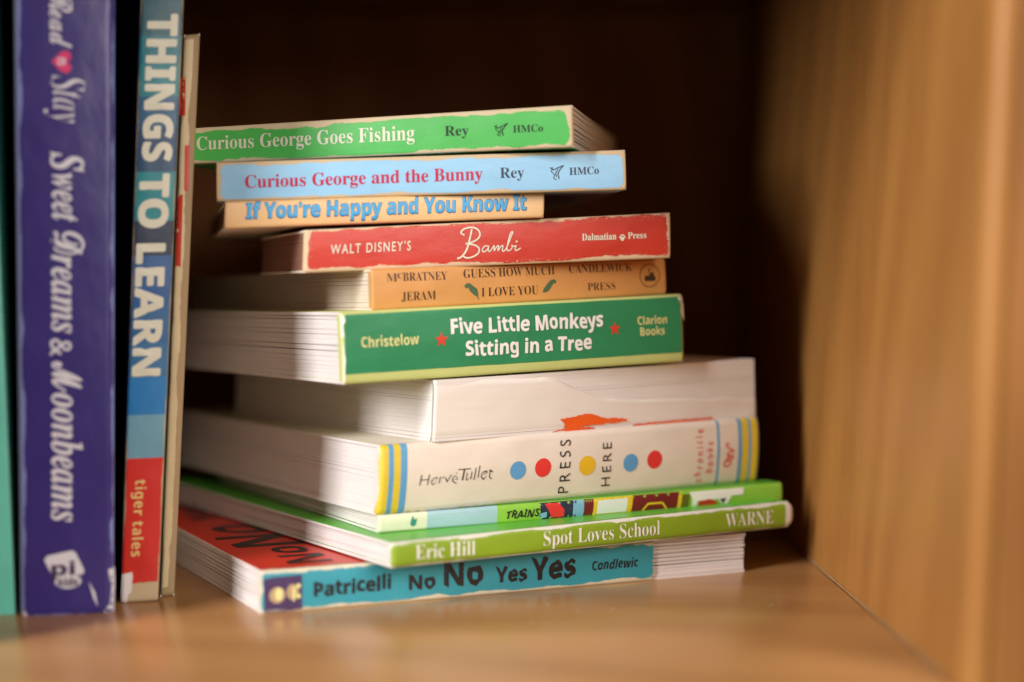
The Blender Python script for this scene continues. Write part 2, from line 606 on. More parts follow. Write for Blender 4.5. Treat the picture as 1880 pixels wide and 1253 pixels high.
        for n_, (x, y) in enumerate(vs):
            yy = (y - 0) / cap
            a = (x - x0) / (x1 - x0)
            if wob:
                a += wob * .25 * (u1 - u0) * math.sin(yy * 3.1 + a * 23)
                yy += wob * math.sin(a * 19 + 1.3 + self.seed) + wob * .6 * math.sin(a * 41 + self.seed * 2)
            if rot == 0:
                u = u0 + (u1 - u0) * a + slant * yy
                t = t0 + (t1 - t0) * yy + dt * a
            else:                           # reading upwards: a runs up the spine, letter tops to the left
                t = t0 + (t1 - t0) * a
                u = u0 + (u1 - u0) * yy
            out.append(self.on_spine(u, t, lift + (.0006 * (n_ // m) if fat else 0)))
        return out, fs

    def text(self, name, mat, pieces, lift=.012):
        vs, fs = [], []
        for p in pieces:
            kw = dict(p[6]) if len(p) > 6 else {}
            kw.setdefault('lift', lift)
            v, f = self.text_geo(*p[:6], **kw)
            k = len(vs)
            vs += v
            fs += [tuple(i + k for i in q) for q in f]
        return obj(name, vs, fs, mat, self.spine, base=vs[0])

    def shapes(self, name, mat, polys, lift=.010):
        """printed shapes: flat outlines cut fine enough to follow the curve of the spine"""
        bm = bmesh.new()
        for poly in polys:
            vv = [bm.verts.new((u * self.L, t * self.H, 0)) for (u, t) in poly]
            bm.faces.new(vv)
        bmesh.ops.triangulate(bm, faces=bm.faces[:])
        for _ in range(7):
            long_ = [e for e in bm.edges if e.calc_length() > .16]
            if not long_:
                break
            bmesh.ops.subdivide_edges(bm, edges=long_, cuts=1)
            bmesh.ops.triangulate(bm, faces=[f for f in bm.faces if len(f.verts) > 3])
        bm.verts.index_update()
        vs = [self.on_spine(v.co.x / self.L, v.co.y / self.H, lift) for v in bm.verts]
        fs = [tuple(v.index for v in f.verts) for f in bm.faces]
        bm.free()
        return obj(name, vs, fs, mat, self.spine, base=vs[0])

    def disc(self, u, t, r, n=28, sq=1.0):
        return [(u + r * math.cos(2 * math.pi * k / n) / self.L, t + r * sq * math.sin(2 * math.pi * k / n) / self.H) for k in range(n)]

    def star(self, u, t, r):
        return [(u + (r if k % 2 == 0 else r * .42) * math.sin(math.pi * k / 5) / self.L, t + (r if k % 2 == 0 else r * .42) * math.cos(math.pi * k / 5) / self.H) for k in range(10)]

    def stroke(self, pts, r):
        """polyline in (u,t) fractions -> list of quads of half-width r cm"""
        P = [(u * self.L, t * self.H) for u, t in pts]
        out = []
        for (x0, y0), (x1, y1) in zip(P, P[1:]):
            dx, dy = x1 - x0, y1 - y0
            l = math.hypot(dx, dy) or 1
            nx, ny = -dy / l * r, dx / l * r
            ex, ey = dx / l * r * .5, dy / l * r * .5
            out.append([((x0 - ex + nx) / self.L, (y0 - ey + ny) / self.H), ((x0 - ex - nx) / self.L, (y0 - ey - ny) / self.H),
                        ((x1 + ex - nx) / self.L, (y1 + ey - ny) / self.H), ((x1 + ex + nx) / self.L, (y1 + ey + ny) / self.H)])
        return out

def quad(X0, d0, th, corners, W, wz=0.0, **kw):
    t = math.radians(th)
    c, s = math.cos(t), math.sin(t)
    p = [(X0 + a * c, d0 + a * s, z) for a, z in corners]
    return Book(p[0], p[1], p[2], p[3], (-s, c, wz), W, **kw)

STACK = 'books stacked flat on the shelf'
UPRIGHT = 'books standing upright at the left'
def start(name, label, b, group):
    return thing(name, label, 'book', tuple(Vector((b.base.x, b.base.y, min(b.bl.z, b.br.z, b.tl.z, b.tr.z)))), group)

# ---- bottom book: teal spine torn off at the right, red cover
b = quad(-7.806, 49.000, 25.7, [(0.000, -0.003), (18.035, -0.010), (0.000, 1.354), (18.082, 1.398)], 18, 0, seed=1) 
t = start('board_book', 'bottom book of the stack, teal spine torn off at one end, red cover', b, STACK)
red = paper('red_cover', lin(206, 52, 34), .35, .06)
b.leaves('page_block', 9, .07, .93, [M['page']], t, w0=.10, groove=.030, gaps=.5, jit=.03)
b.cover('front_cover', .93, 1.0, red, M['page'], t)
fc = t.children[-1]
b.cover('back_cover', 0.0, .07, M['page'], M['page'], t)
b.make_spine(spine_mat('teal_spine', b.L, b.H, lin(52, 152, 168), lin(226, 218, 190), (.04, -.4, .12, .10), .03, .075, flecks=.6, seed=1), t, 0.0, .782, ragged=.006)
b.shapes('picture_panel', I('purple'), [[(0.0029, 0.8102), (0.0213, 0.8412), (0.0731, 0.8509), (0.0733, 0.0594), (0.0311, 0.0187), (0.0058, 0.0346)]], .006)
b.shapes('picture_oval', I('tan'), [b.disc(.028, .42, .26, sq=1.0), b.disc(.056, .47, .20, sq=1.25)], .010)
b.shapes('picture_detail', I('cream'), [b.disc(.031, .44, .13, sq=1.6), b.disc(.058, .42, .05, sq=5.0), b.disc(.0665, .60, .075), b.disc(.0665, .36, .075)], .014)
b.text('author_lettering', I('black'), [('Patricelli', 'bold', 0.0950, 0.2384, 0.3123, 0.6399, dict(dt=0.0391, fat=.016,wob=.05))])
b.text('title_lettering', I('black'), [('No', 'bold', 0.2740, 0.3248, 0.2888, 0.6234, dict(dt=-0.0010, fat=.016,wob=.05)), ('No', 'bold', 0.3430, 0.4201, 0.3080, 0.8527, dict(dt=-0.0133, fat=.016,wob=.05)),
     ('Yes', 'bold', 0.4466, 0.5103, 0.2942, 0.6474, dict(dt=-0.0111, fat=.016,wob=.05)), ('Yes', 'bold', 0.5205, 0.6123, 0.2730, 0.7879, dict(dt=0.0159, fat=.016,wob=.05))])
b.text('publisher_lettering', I('black'), [('Candlewic', 'slant', 0.6484, 0.7497, 0.3878, 0.6158, dict(dt=-0.0019, weight=.0,wob=.04))])
# lettering on the red cover, read away from the spine
vs, fs = [], []
for s, w0_, w1_, ub, uc in (('No', .9, 4.5, 2.75, 1.25), ('No', 4.9, 10.4, 2.95, .55), ('Yes', 12.2, 17.0, 2.75, 1.0)):
    gv, gf = glyph_mesh(s, 'bold', .0, 1.0)
    cap, _ = cap_height('bold', .0)
    x0, x1 = min(v[0] for v in gv), max(v[0] for v in gv)
    k = len(vs)
    for x, y in gv:
        ww = w0_ + (w1_ - w0_) * (x - x0) / (x1 - x0)
        yy = y / cap + .05 * math.sin(ww * 2.1)
        p = b.P((ub + (uc - ub) * yy) / b.L, 1.0, ww)
        vs.append((p.x, p.y, p.z + .012))
    fs += [tuple(i + k for i in q) for q in gf]
obj('cover_lettering', vs, fs, I('black'), fc, base=vs[0])

# ---- thin green book with white lettering
b = quad(-3.763, 49.150, 31.5, [(0.000, 1.413), (16.570, 1.517), (0.000, 2.210), (16.570, 2.454)], 21, 0, seed=2)
b.er, b.ur = .16, .20
b.rr, b.rl, b.endin = .40, .12, .22
t = start('board_book', 'thin olive green book with white serif lettering, lying second from the bottom', b, STACK)
gc = paper('bright_green_cover', lin(96, 182, 62), .35, .05)
b.leaves('page_block', 7, .14, .86, [M['page']], t, w0=.12, groove=.016)
b.cover('front_cover', .87, 1.0, gc, M['page'], t)
b.cover('back_cover', 0.0, .13, gc, M['page'], t)
b.make_spine(spine_mat('olive_green_spine', b.L, b.H, lin(134, 166, 38), lin(232, 226, 214), (.05, .46, .03, .09), .06, .065, flecks=.5, seed=2), t)
b.text('author_lettering', I('whitebright'), [('Eric Hill', 'serif', 0.0509, 0.1821, 0.2633, 0.8165, dict(dt=-0.0545, weight=-.010))])
b.text('title_lettering', I('whitebright'), [('Spot Loves School', 'serif', 0.3401, 0.6288, 0.2674, 0.8206, dict(dt=-0.0318, weight=-.010))])
b.text('publisher_lettering', I('whitebright'), [('WARNE', 'serif', 0.8046, 0.9387, 0.2628, 0.7734, dict(dt=-0.0479, weight=-.010))])

# ---- thin book with a train picture along the spine
b = quad(-4.335, 51.100, 27.5, [(0.000, 2.232), (16.231, 2.336), (0.038, 2.811), (16.231, 3.043)], 18, 0, seed=3)
t = start('board_book', 'thin book with a colourful train picture running along its green spine', b, STACK)
b.leaves('page_block', 5, .16, .84, [M['page']], t, w0=.12, groove=.014)
b.cover('front_cover', .86, 1.0, gc, M['page'], t)
b.cover('back_cover', 0.0, .14, gc, M['page'], t)
b.make_spine(spine_mat('light_green_spine', b.L, b.H, lin(138, 190, 58), lin(226, 228, 200), (.02, .03, -.1, -.1), .04, .02,
     bands=[(0, lin(222, 226, 196)), (.105, lin(160, 196, 205)), (.262, lin(138, 194, 66))], flecks=.1, seed=3, crease=.1), t)
b.shapes('leaf_emblem', I('teal'), [[(0.0677, 0.4362), (0.0728, 0.8481), (0.0769, 0.6286), (0.0828, 0.6769), (0.0800, 0.2907), (0.0717, 0.2472)]])
b.text('title_lettering', I('black'), [('TRAINS!', 'bold', 0.2841, 0.3678, 0.2542, 0.6720, dict(dt=-0.0060, weight=.0,wob=.09,slant=.004))], .02)
b.shapes('dark_engine', I('dark'), [[(0.3654, 0.9628), (0.4593, 0.9679), (0.4577, 0.0583), (0.3707, 0.0359)]])
b.shapes('red_boiler', I('dotred'), [[(0.3773, 0.9113), (0.4101, 0.9098), (0.4252, 0.5284), (0.4246, 0.0283), (0.3969, 0.0185), (0.3884, 0.4770)]], .014)
b.shapes('blue_strip', I('lightblue'), [[(0.4472, 0.9602), (0.4740, 0.9707), (0.4725, 0.0620), (0.4458, 0.0499)]], .014)
b.shapes('maroon_wagon', I('maroon'), [[(0.4740, 0.9707), (0.4983, 0.9567), (0.4953, 0.0516), (0.4725, 0.0620)], [(0.5957, 0.9617), (0.7185, 0.9575), (0.7134, 0.0669), (0.5910, 0.0645)]])
b.shapes('yellow_frame', I('yellow'), [[(0.4983, 0.9567), (0.5971, 0.9593), (0.5924, 0.0621), (0.4953, 0.0516)], [(0.7157, 0.9623), (0.7257, 0.9747), (0.7206, 0.0844), (0.7105, 0.0715)]] + b.stroke([(0.6215, 0.1302), (0.6352, 0.4570), (0.6718, 0.4542), (0.6834, 0.1155)], .035), .013)
b.shapes('wagon_window', I('window'), [[(0.5079, 0.8515), (0.5833, 0.8662), (0.5798, 0.1416), (0.5047, 0.1235)]], .017)
b.shapes('olive_strip', I('olive'), [[(0.7257, 0.9747), (0.7459, 0.9703), (0.7407, 0.0811), (0.7206, 0.0844)]])
b.shapes('white_figure', I('whitebright'), [[(0.7431, 0.8881), (0.8904, 0.9114), (0.8904, 0.5665), (0.8576, 0.5314), (0.8459, 0.1178), (0.8311, 0.0831), (0.8221, 0.4143), (0.7665, 0.3870), (0.7624, 0.0755), (0.7508, 0.0650), (0.7505, 0.5865)]], .014)
b.shapes('red_cap', I('softred'), [[(0.7694, 0.3824), (0.7986, 0.4515), (0.8192, 0.2458), (0.8105, 0.0575), (0.7682, 0.0663)]], .018)
b.shapes('grey_mark', I('dark'), [[(0.8250, 0.4096), (0.8428, 0.4394), (0.8340, 0.1362)]], .018)
b.shapes('blue_flecks', I('lightblue'), [[(0.3650, 0.4014), (0.3832, 0.4569), (0.3823, 0.1629), (0.3680, 0.1296)]], .018)

# ---- cream book with coloured dots
b = quad(-4.388, 51.100, 30.5, [(0.000, 2.796), (15.785, 3.005), (0.136, 5.080), (15.863, 5.428)], 20.5, 0, seed=4)
b.bulge, b.er, b.ur = .13, .20, .16
t = start('board_book', 'cream book with coloured dots and striped spine ends, under the peeled white book', b, STACK)
b.leaves('page_block', 15, .045, .955, [M['page']], t, w0=.16, groove=.012, gaps=.15)
cc = paper('cream_cover', lin(226, 216, 200), .4, .05)
b.cover('front_cover', .955, 1.0, cc, M['page'], t, w0=.16)
b.cover('back_cover', 0.0, .045, cc, M['page'], t, w0=.16)
cr = lin(226, 213, 198); ye = lin(218, 190, 50); bl_ = lin(92, 156, 198)
def ub(x):
    return x
b.make_spine(spine_mat('dotted_cream_spine', b.L, b.H, cr, lin(232, 224, 212), (.0, .06, -.1, -.1), .2, .03,
     bands=[(0, ye), (0.0180, bl_), (0.0304, ye), (0.0454, bl_), (0.0593, cr), (0.8690, bl_), (0.8753, cr),
            (0.9301, bl_), (0.9431, ye), (0.9611, bl_), (0.9709, ye), (0.9890, bl_)], flecks=0.0, seed=4, crease=.25, rough=.42), t)
b.shapes('blue_dot', I('dotblue'), [b.disc(*(0.3298, 0.4929), .315)])
b.shapes('blue_dot', I('dotblue'), [b.disc(*(0.6256, 0.4681), .315)])
b.shapes('red_dot', I('dotred'), [b.disc(*(0.3933, 0.5026), .325)])
b.shapes('red_dot', I('dotred'), [b.disc(*(0.6917, 0.4875), .325)])
b.shapes('yellow_dot', I('dotyellow'), [b.disc(*(0.5083, 0.4811), .34)])
b.text('author_lettering', I('pencil'), [('Hervé', 'thin', 0.0906, 0.1808, 0.3915, 0.5474, dict(dt=0.0010, wob=.10,slant=.004,weight=-.018)),
     ('T', 'thin', 0.1781, 0.2083, 0.4095, 0.5824, dict(dt=0.0006, weight=-.018,slant=.004)), ('ullet', 'thin', 0.2004, 0.2654, 0.4062, 0.5873, dict(dt=0.0071, wob=.08,slant=.004,weight=-.018))], .016)
b.text('title_lettering', I('black'), [('PRESS', 'thin', 0.4638, 0.4368, 0.0976, 0.8864, dict(rot=1, spacing=1.45,weight=-.004,wob=.03)), ('HERE', 'thin', 0.5724, 0.5489, 0.1483, 0.7983, dict(rot=1, spacing=1.4,weight=-.004,wob=.03))], .016)
b.text('publisher_lettering', I('dotred'), [('chronicle', 'thin', 0.8280, 0.8075, 0.0831, 0.8883, dict(rot=1, spacing=1.5,wob=.08)), ('books', 'thin', 0.8567, 0.8376, 0.2192, 0.6851, dict(rot=1, spacing=1.4,wob=.08))], .016)
b.shapes('signature', I('dotred'), b.stroke([(0.8970, 0.3889), (0.8909, 0.3333), (0.8943, 0.2901), (0.9071, 0.3011), (0.9133, 0.3485), (0.9067, 0.3847), (0.8971, 0.3639), (0.9032, 0.4446), (0.9160, 0.4558), (0.9179, 0.4049), (0.9066, 0.4098), (0.8997, 0.4794), (0.9092, 0.5254), (0.9190, 0.5046), (0.9122, 0.5575), (0.8992, 0.5797), (0.8957, 0.6312), (0.9053, 0.6438)], .022), .016)

# ---- white book with its spine peeled away
b = quad(-2.587, 52.100, 33, [(0.000, 5.105), (14.123, 5.382), (0.083, 7.151), (14.041, 7.610)], 17, 0, seed=5)
b.bulge = .02
t = start('board_book', 'white book with its spine peeled away, orange scraps left along the lower edge', b, STACK)
b.leaves('page_block', 15, .0, 1.0, [M['page']], t, w0=.012, groove=.012, jit=.015, gaps=.2)
def topf(u):
    if u < .30:
        return 1.0 - .25 * u
    f = min(1, (u - .30) / .22); e = .925 - .42 * f * f * (3 - 2 * f)
    return e + .035 * mnoise.noise(Vector((u * 14, 2.2, 0))) - .34 * max(0, u - .45)
us = b.samples(110, b.L, b.ur); ts = [i / 10 for i in range(11)]
vs, uvs, fs = [], [], []
for tt in ts:
    for u in us:
        q = tt * topf(u)
        vs.append(tuple(b.P(u, q, b.surf(u, q) - .005))); uvs.append((u * b.L, q * b.H))
k = len(vs); nu = len(us)
for tt in ts:
    for u in us:
        q = tt * topf(u)
        vs.append(tuple(b.P(u, q, b.surf(u, q) + .12))); uvs.append((u * b.L, q * b.H))
for j in range(10):
    for i in range(nu - 1):
        a = j * nu + i
        fs.append((a, a + 1, a + nu + 1, a + nu)); fs.append((k + a, k + a + nu, k + a + nu + 1, k + a + 1))
for i in range(nu - 1):
    fs.append((i, k + i, k + i + 1, i + 1)); a = 10 * nu + i
    fs.append((a, a + 1, k + a + 1, k + a))
for j in range(10):
    a = j * nu; fs.append((a, a + nu, k + a + nu, k + a)); a += nu - 1
    fs.append((a, k + a, k + a + nu, a + nu))
b.spine = obj('spine', vs, fs, paper('glued_spine_paper', lin(234, 226, 217), .5, .05), t, base=tuple(b.P(.5, .5, 0)), uvs=uvs, smooth=True)
fix_normals(b.spine)
def scrap(px, amp, seed):
    """a torn scrap: outline roughened between its corners"""
    r = random.Random(seed)
    out = []
    n = len(px)
    for i in range(n):
        (u0, t0), (u1, t1) = px[i], px[(i + 1) % n]
        ln = math.hypot((u1 - u0) * b.L, (t1 - t0) * b.H)
        m = max(1, int(ln / .09))
        for q in range(m):
            f = q / m
            out.append((u0 + (u1 - u0) * f + r.uniform(-amp, amp) / b.L, t0 + (t1 - t0) * f + r.uniform(-amp, amp) / b.H))
    return out
b.shapes('orange_scrap', I('orange'), [scrap([(0.3586, 0.2241), (0.4112, 0.2563), (0.4378, 0.2905), (0.4647, 0.2436), (0.4985, 0.1849), (0.5635, 0.1498), (0.5635, 0.1045), (0.5189, 0.0954), (0.4614, 0.0828), (0.4147, 0.0752), (0.4648, 0.0454), (0.4614, 0.0108), (0.3950, 0.0116), (0.3330, -0.0068), (0.3394, 0.0352), (0.3719, 0.0572), (0.3718, 0.1469)], .022, 3)], .045)
b.shapes('orange_scrap', I('orange'), [scrap([(0.5842, 0.0508), (0.6508, 0.0515), (0.7402, 0.0620), (0.8466, 0.0577), (0.8464, 0.0118), (0.7400, 0.0163), (0.6773, 0.0227), (0.6331, 0.0131), (0.5842, 0.0055)], .022, 4)], .045)

# ---- thick green book
b = quad(-5.409, 50.600, 30, [(0.000, 7.085), (13.483, 7.594), (-0.095, 9.406), (13.362, 10.045)], 17, 0, seed=6)
b.bulge, b.ur = .04, .12
t = start('board_book', 'thick emerald green book with white lettering between two red stars', b, STACK)
yg = paper('pale_lime_cover', lin(206, 214, 140), .4, .05)
b.leaves('page_block', 13, .05, .95, [M['page']], t, w0=.14, groove=.022, gaps=.35)
b.cover('front_cover', .95, 1.0, yg, M['page'], t)
b.cover('back_cover', 0.0, .05, yg, M['page'], t)
b.make_spine(spine_mat('emerald_spine', b.L, b.H, lin(38, 136, 88), lin(204, 212, 130), (.10, .09, .33, .09), .02, .008, flecks=.0, seed=5, crease=.2), t)
b.shapes('torn_edge', I('whitebright'), [[(0.0012, 0.9771), (0.0095, 0.9521), (0.0118, 0.8763), (0.0042, 0.8034), (0.0075, 0.6670), (0.0017, 0.6388), (0.0049, 0.5024), (0.0080, 0.3358), (0.0054, 0.1711), (0.0057, 0.0054), (0.0015, 0.0070), (0.0030, 0.4278), (0.0009, 0.7292)]], .008)
b.shapes('torn_edge', I('whitebright'), [[(0.9837, 0.9959), (1.0036, 0.9991), (1.0076, 0.8369), (1.0072, 0.5951), (1.0007, 0.6775), (0.9905, 0.7446), (0.9949, 0.8401), (0.9883, 0.9062)]], .008)
b.text('author_lettering', I('cream'), [('Christelow', 'bold', 0.0503, 0.2046, 0.4951, 0.6382, dict(dt=0.0037, spacing=1.0,wob=.03,weight=.0))])
b.text('title_lettering', I('whitebright'), [('Five Little Monkeys', 'bold', 0.2940, 0.7423, 0.6090, 0.8160, dict(dt=-0.0213, fat=.016,wob=.03)), ('Sitting in a Tree', 'bold', 0.3328, 0.7041, 0.2890, 0.4889, dict(dt=-0.0149, fat=.016,wob=.03))])
b.text('publisher_lettering', I('cream'), [('Clarion', 'bold', 0.8507, 0.9459, 0.5814, 0.7009, dict(dt=-0.0020, wob=.03)), ('Books', 'bold', 0.8580, 0.9374, 0.4196, 0.5392, dict(dt=0.0015, wob=.03))])
b.shapes('red_star', I('red'), [b.star(*(0.2663, 0.5408), .27)])
b.shapes('red_star', I('red'), [b.star(*(0.7778, 0.5460), .255)])

# ---- orange tan book
b = quad(-4.564, 51.700, 29, [(0.000, 9.454), (11.639, 10.045), (-0.039, 10.808), (11.567, 11.349)], 20, 0, seed=7)
t = start('board_book', 'orange tan book with dark serif capitals and two small leaves', b, STACK)
tn = paper('tan_cover', lin(206, 150, 92), .4, .06)
b.leaves('page_block', 9, .07, .93, [M['page_warm']], t, w0=.14, groove=.016, gaps=.3)
b.cover('front_cover', .93, 1.0, tn, M['page_warm'], t)
b.cover('back_cover', 0.0, .07, tn, M['page_warm'], t)
b.make_spine(spine_mat('tan_spine', b.L, b.H, lin(214, 154, 88), lin(206, 160, 104), (.0, .02, .0, .0), .06, .01, flecks=.0, seed=6, crease=.15), t)
b.text('author_lettering', I('brown'), [('M', 'serif', 0.0460, 0.0782, 0.6813, 0.8797, dict(dt=0.0020, weight=-.012)), ('C', 'serif', 0.0801, 0.0955, 0.7491, 0.8821, dict(dt=0.0014, weight=-.006)), ('BRATNEY', 'serif', 0.0969, 0.2373, 0.6834, 0.8899, dict(dt=-0.0154, weight=-.012)),
     ('JERAM', 'serif', 0.0901, 0.1986, 0.1991, 0.4122, dict(dt=-0.0052, weight=-.012))])
b.text('title_lettering', I('brown'), [('GUESS HOW MUCH', 'serif', 0.2905, 0.5972, 0.6906, 0.9098, dict(dt=-0.0066, weight=-.012)), ('I LOVE YOU', 'serif', 0.3474, 0.5383, 0.2005, 0.4216, dict(dt=-0.0083, weight=-.012))])
b.text('publisher_lettering', I('brown'), [('CANDLEWICK', 'serif', 0.6488, 0.8742, 0.6954, 0.9115, dict(dt=-0.0167, weight=-.014)), ('PRESS', 'serif', 0.7118, 0.8097, 0.2082, 0.4117, dict(dt=-0.0100, weight=-.014))])
b.shapes('leaf_emblem', I('leaf'), [[(0.2914, 0.4981), (0.2988, 0.5503), (0.3095, 0.5602), (0.3199, 0.4875), (0.3322, 0.4139), (0.3370, 0.2739), (0.3348, 0.1919), (0.3208, 0.2667), (0.3087, 0.3679), (0.3055, 0.4516), (0.2965, 0.4276)]] + b.stroke([(0.3298, 0.2768), (0.3382, 0.1353)], .015))
b.shapes('leaf_emblem', I('leaf'), [[(0.5534, 0.2288), (0.5577, 0.3268), (0.5695, 0.4364), (0.5813, 0.5321), (0.5928, 0.5566), (0.6002, 0.5253), (0.5998, 0.4394), (0.5923, 0.4566), (0.5843, 0.3737), (0.5763, 0.2767), (0.5647, 0.2242)]])
b.shapes('ring_emblem', I('brown'), b.stroke(b.disc(*(0.9379, 0.5372), .42, 24) + [b.disc(*(0.9379, 0.5372), .42, 24)[0]], .014) + [[(0.9172, 0.4546), (0.9217, 0.5429), (0.9338, 0.5236), (0.9424, 0.6107), (0.9527, 0.6223), (0.9541, 0.5164), (0.9600, 0.4842), (0.9573, 0.3797), (0.9207, 0.3783)]] + b.stroke([(0.9362, 0.5978), (0.9370, 0.7177)], .02))

# ---- red book
b = quad(-6.784, 51.500, 19, [(0.000, 10.680), (13.114, 11.304), (0.054, 12.084), (13.093, 12.900)], 8.5, 0.01, seed=8)
b.ur = .10
t = start('board_book', 'scuffed red book with looping cream script, above the orange tan book', b, STACK)
rc = paper('dull_red_cover', lin(176, 60, 44), .4, .08)
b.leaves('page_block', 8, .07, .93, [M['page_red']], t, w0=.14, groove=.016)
b.cover('front_cover', .93, 1.0, rc, M['page_warm'], t)
b.cover('back_cover', 0.0, .07, rc, M['page_warm'], t)
b.make_spine(spine_mat('scuffed_red_spine', b.L, b.H, lin(196, 50, 32), lin(226, 196, 160), (.14, .12, .10, .06), .14, .075, flecks=1.2, seed=7, crease=.8), t)
b.text('small_lettering', I('eggwhite'), [("WALT DISNEY'S", 'thin', 0.0660, 0.2736, 0.4163, 0.6310, dict(dt=0.0064, spacing=1.25,weight=.006))])
S_ = [(0.4155, 0.7162), (0.4125, 0.7288), (0.4086, 0.7473), (0.4066, 0.7692), (0.4077, 0.7967), (0.4108, 0.8276), (0.4152, 0.8525), (0.4214, 0.8693), (0.4289, 0.8802), (0.4359, 0.8815), (0.4420, 0.8713), (0.4477, 0.8517), (0.4522, 0.8256), (0.4555, 0.7919), (0.4577, 0.7517), (0.4583, 0.7120), (0.4574, 0.6744), (0.4550, 0.6373), (0.4511, 0.6035), (0.4448, 0.5725), (0.4371, 0.5447), (0.4305, 0.5247), (0.4251, 0.5175), (0.4209, 0.5182), (0.4202, 0.5162), (0.4255, 0.5087), (0.4345, 0.4985), (0.4424, 0.4831), (0.4481, 0.4613), (0.4528, 0.4344), (0.4558, 0.4040), (0.4570, 0.3683), (0.4565, 0.3291), (0.4545, 0.2932), (0.4507, 0.2616), (0.4455, 0.2333), (0.4399, 0.2119), (0.4339, 0.1985), (0.4276, 0.1920), (0.4223, 0.1935), (0.4183, 0.2078), (0.4153, 0.2299), (0.4134, 0.2463)]
b.shapes('title_lettering', I('eggwhite'), b.stroke(S_, .026) + b.stroke([(0.4359, 0.8320), (0.4346, 0.7757), (0.4327, 0.6949), (0.4304, 0.6114), (0.4280, 0.5279), (0.4252, 0.4419), (0.4220, 0.3669), (0.4179, 0.3075), (0.4133, 0.2591), (0.4090, 0.2231), (0.4050, 0.2025), (0.4013, 0.1942), (0.3988, 0.1896)], .030)
   + b.stroke([(0.4825, 0.4312), (0.4801, 0.4380), (0.4767, 0.4466), (0.4735, 0.4469), (0.4707, 0.4328), (0.4681, 0.4104), (0.4662, 0.3878), (0.4654, 0.3652), (0.4655, 0.3423), (0.4663, 0.3260), (0.4682, 0.3180), (0.4710, 0.3165), (0.4737, 0.3233), (0.4764, 0.3424), (0.4790, 0.3698), (0.4810, 0.3947), (0.4821, 0.4181), (0.4824, 0.4390), (0.4825, 0.4436), (0.4820, 0.4190), (0.4812, 0.3782), (0.4811, 0.3453), (0.4821, 0.3276), (0.4837, 0.3179), (0.4856, 0.3190), (0.4879, 0.3360), (0.4906, 0.3638), (0.4929, 0.3904), (0.4948, 0.4180), (0.4963, 0.4444), (0.4973, 0.4504), (0.4974, 0.4148), (0.4971, 0.3587), (0.4975, 0.3270), (0.4995, 0.3459), (0.5023, 0.3892), (0.5048, 0.4230), (0.5067, 0.4374), (0.5083, 0.4423), (0.5093, 0.4337), (0.5089, 0.3982), (0.5079, 0.3493), (0.5079, 0.3233), (0.5098, 0.3432), (0.5126, 0.3860), (0.5153, 0.4192), (0.5176, 0.4330), (0.5198, 0.4372), (0.5212, 0.4294), (0.5210, 0.4016), (0.5200, 0.3618), (0.5198, 0.3313), (0.5212, 0.3149), (0.5234, 0.3077), (0.5258, 0.3168), (0.5286, 0.3478), (0.5316, 0.3950), (0.5347, 0.4491), (0.5378, 0.5136), (0.5409, 0.5850), (0.5435, 0.6428), (0.5456, 0.6776), (0.5471, 0.6989), (0.5479, 0.7150), (0.5476, 0.7316), (0.5464, 0.7429), (0.5449, 0.7408), (0.5431, 0.7223), (0.5410, 0.6903), (0.5390, 0.6445), (0.5368, 0.5760), (0.5347, 0.4938), (0.5332, 0.4250), (0.5325, 0.3797), (0.5325, 0.3477), (0.5333, 0.3265), (0.5353, 0.3162), (0.5381, 0.3165), (0.5408, 0.3238), (0.5432, 0.3394), (0.5454, 0.3618), (0.5467, 0.3832), (0.5465, 0.4033), (0.5454, 0.4224), (0.5452, 0.4330), (0.5466, 0.4284), (0.5489, 0.4152), (0.5512, 0.4062), (0.5536, 0.4104), (0.5559, 0.4186), (0.5572, 0.4163), (0.5566, 0.3924), (0.5549, 0.3579), (0.5543, 0.3313), (0.5555, 0.3190), (0.5578, 0.3146), (0.5603, 0.3168), (0.5634, 0.3294), (0.5669, 0.3487), (0.5693, 0.3628)], .020)
   + [b.disc(*(0.5586, 0.5142), .035)], .014)
b.text('publisher_lettering', I('eggwhite'), [('Dalmatian', 'serif', 0.7418, 0.8400, 0.4732, 0.6195, dict(dt=-0.0097, weight=.006)), ('Press', 'serif', 0.8731, 0.9271, 0.4643, 0.6036, dict(dt=-0.0001, weight=.006))])
pc_ = (0.8574, 0.5181)
b.shapes('paw_emblem', I('eggwhite'), [b.disc(pc_[0], pc_[1] - .05, .07, 12)] + [b.disc(pc_[0] + .09 * math.sin(a) / b.L, pc_[1] - .03 + .10 * math.cos(a) / b.H, .035, 10) for a in (-1.3, -.45, .45, 1.3)])

# ---- narrow tan book with blue lettering
b = quad(-9.377, 51.500, 12.5, [(0.000, 12.118), (10.726, 12.619), (0.035, 13.007), (10.745, 13.511)], 17, 0.014, seed=9)
t = start('board_book', 'narrow tan book with blue rounded lettering, shorter than the books around it', b, STACK)
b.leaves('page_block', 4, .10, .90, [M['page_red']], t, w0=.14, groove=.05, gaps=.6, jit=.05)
b.cover('front_cover', .90, 1.0, M['page_warm'], M['page_warm'], t)
b.cover('back_cover', 0.0, .10, M['page_warm'], M['page_warm'], t)
b.make_spine(spine_mat('narrow_tan_spine', b.L, b.H, lin(226, 184, 130), lin(210, 166, 116), (.0, .02, .0, .0), .06, .012, flecks=.0, seed=8, crease=.1), t)
b.text('title_outline', I('skyedge'), [('If You’re Happy and You Know It', 'bold', 0.0643, 0.9408, 0.3427, 0.9150, dict(dt=-0.0270, fat=.032))], .008)
b.text('title_lettering', I('skyblue'), [('If You’re Happy and You Know It', 'bold', 0.0659, 0.9390, 0.3722, 0.8943, dict(dt=-0.0349, fat=.016))], .014)

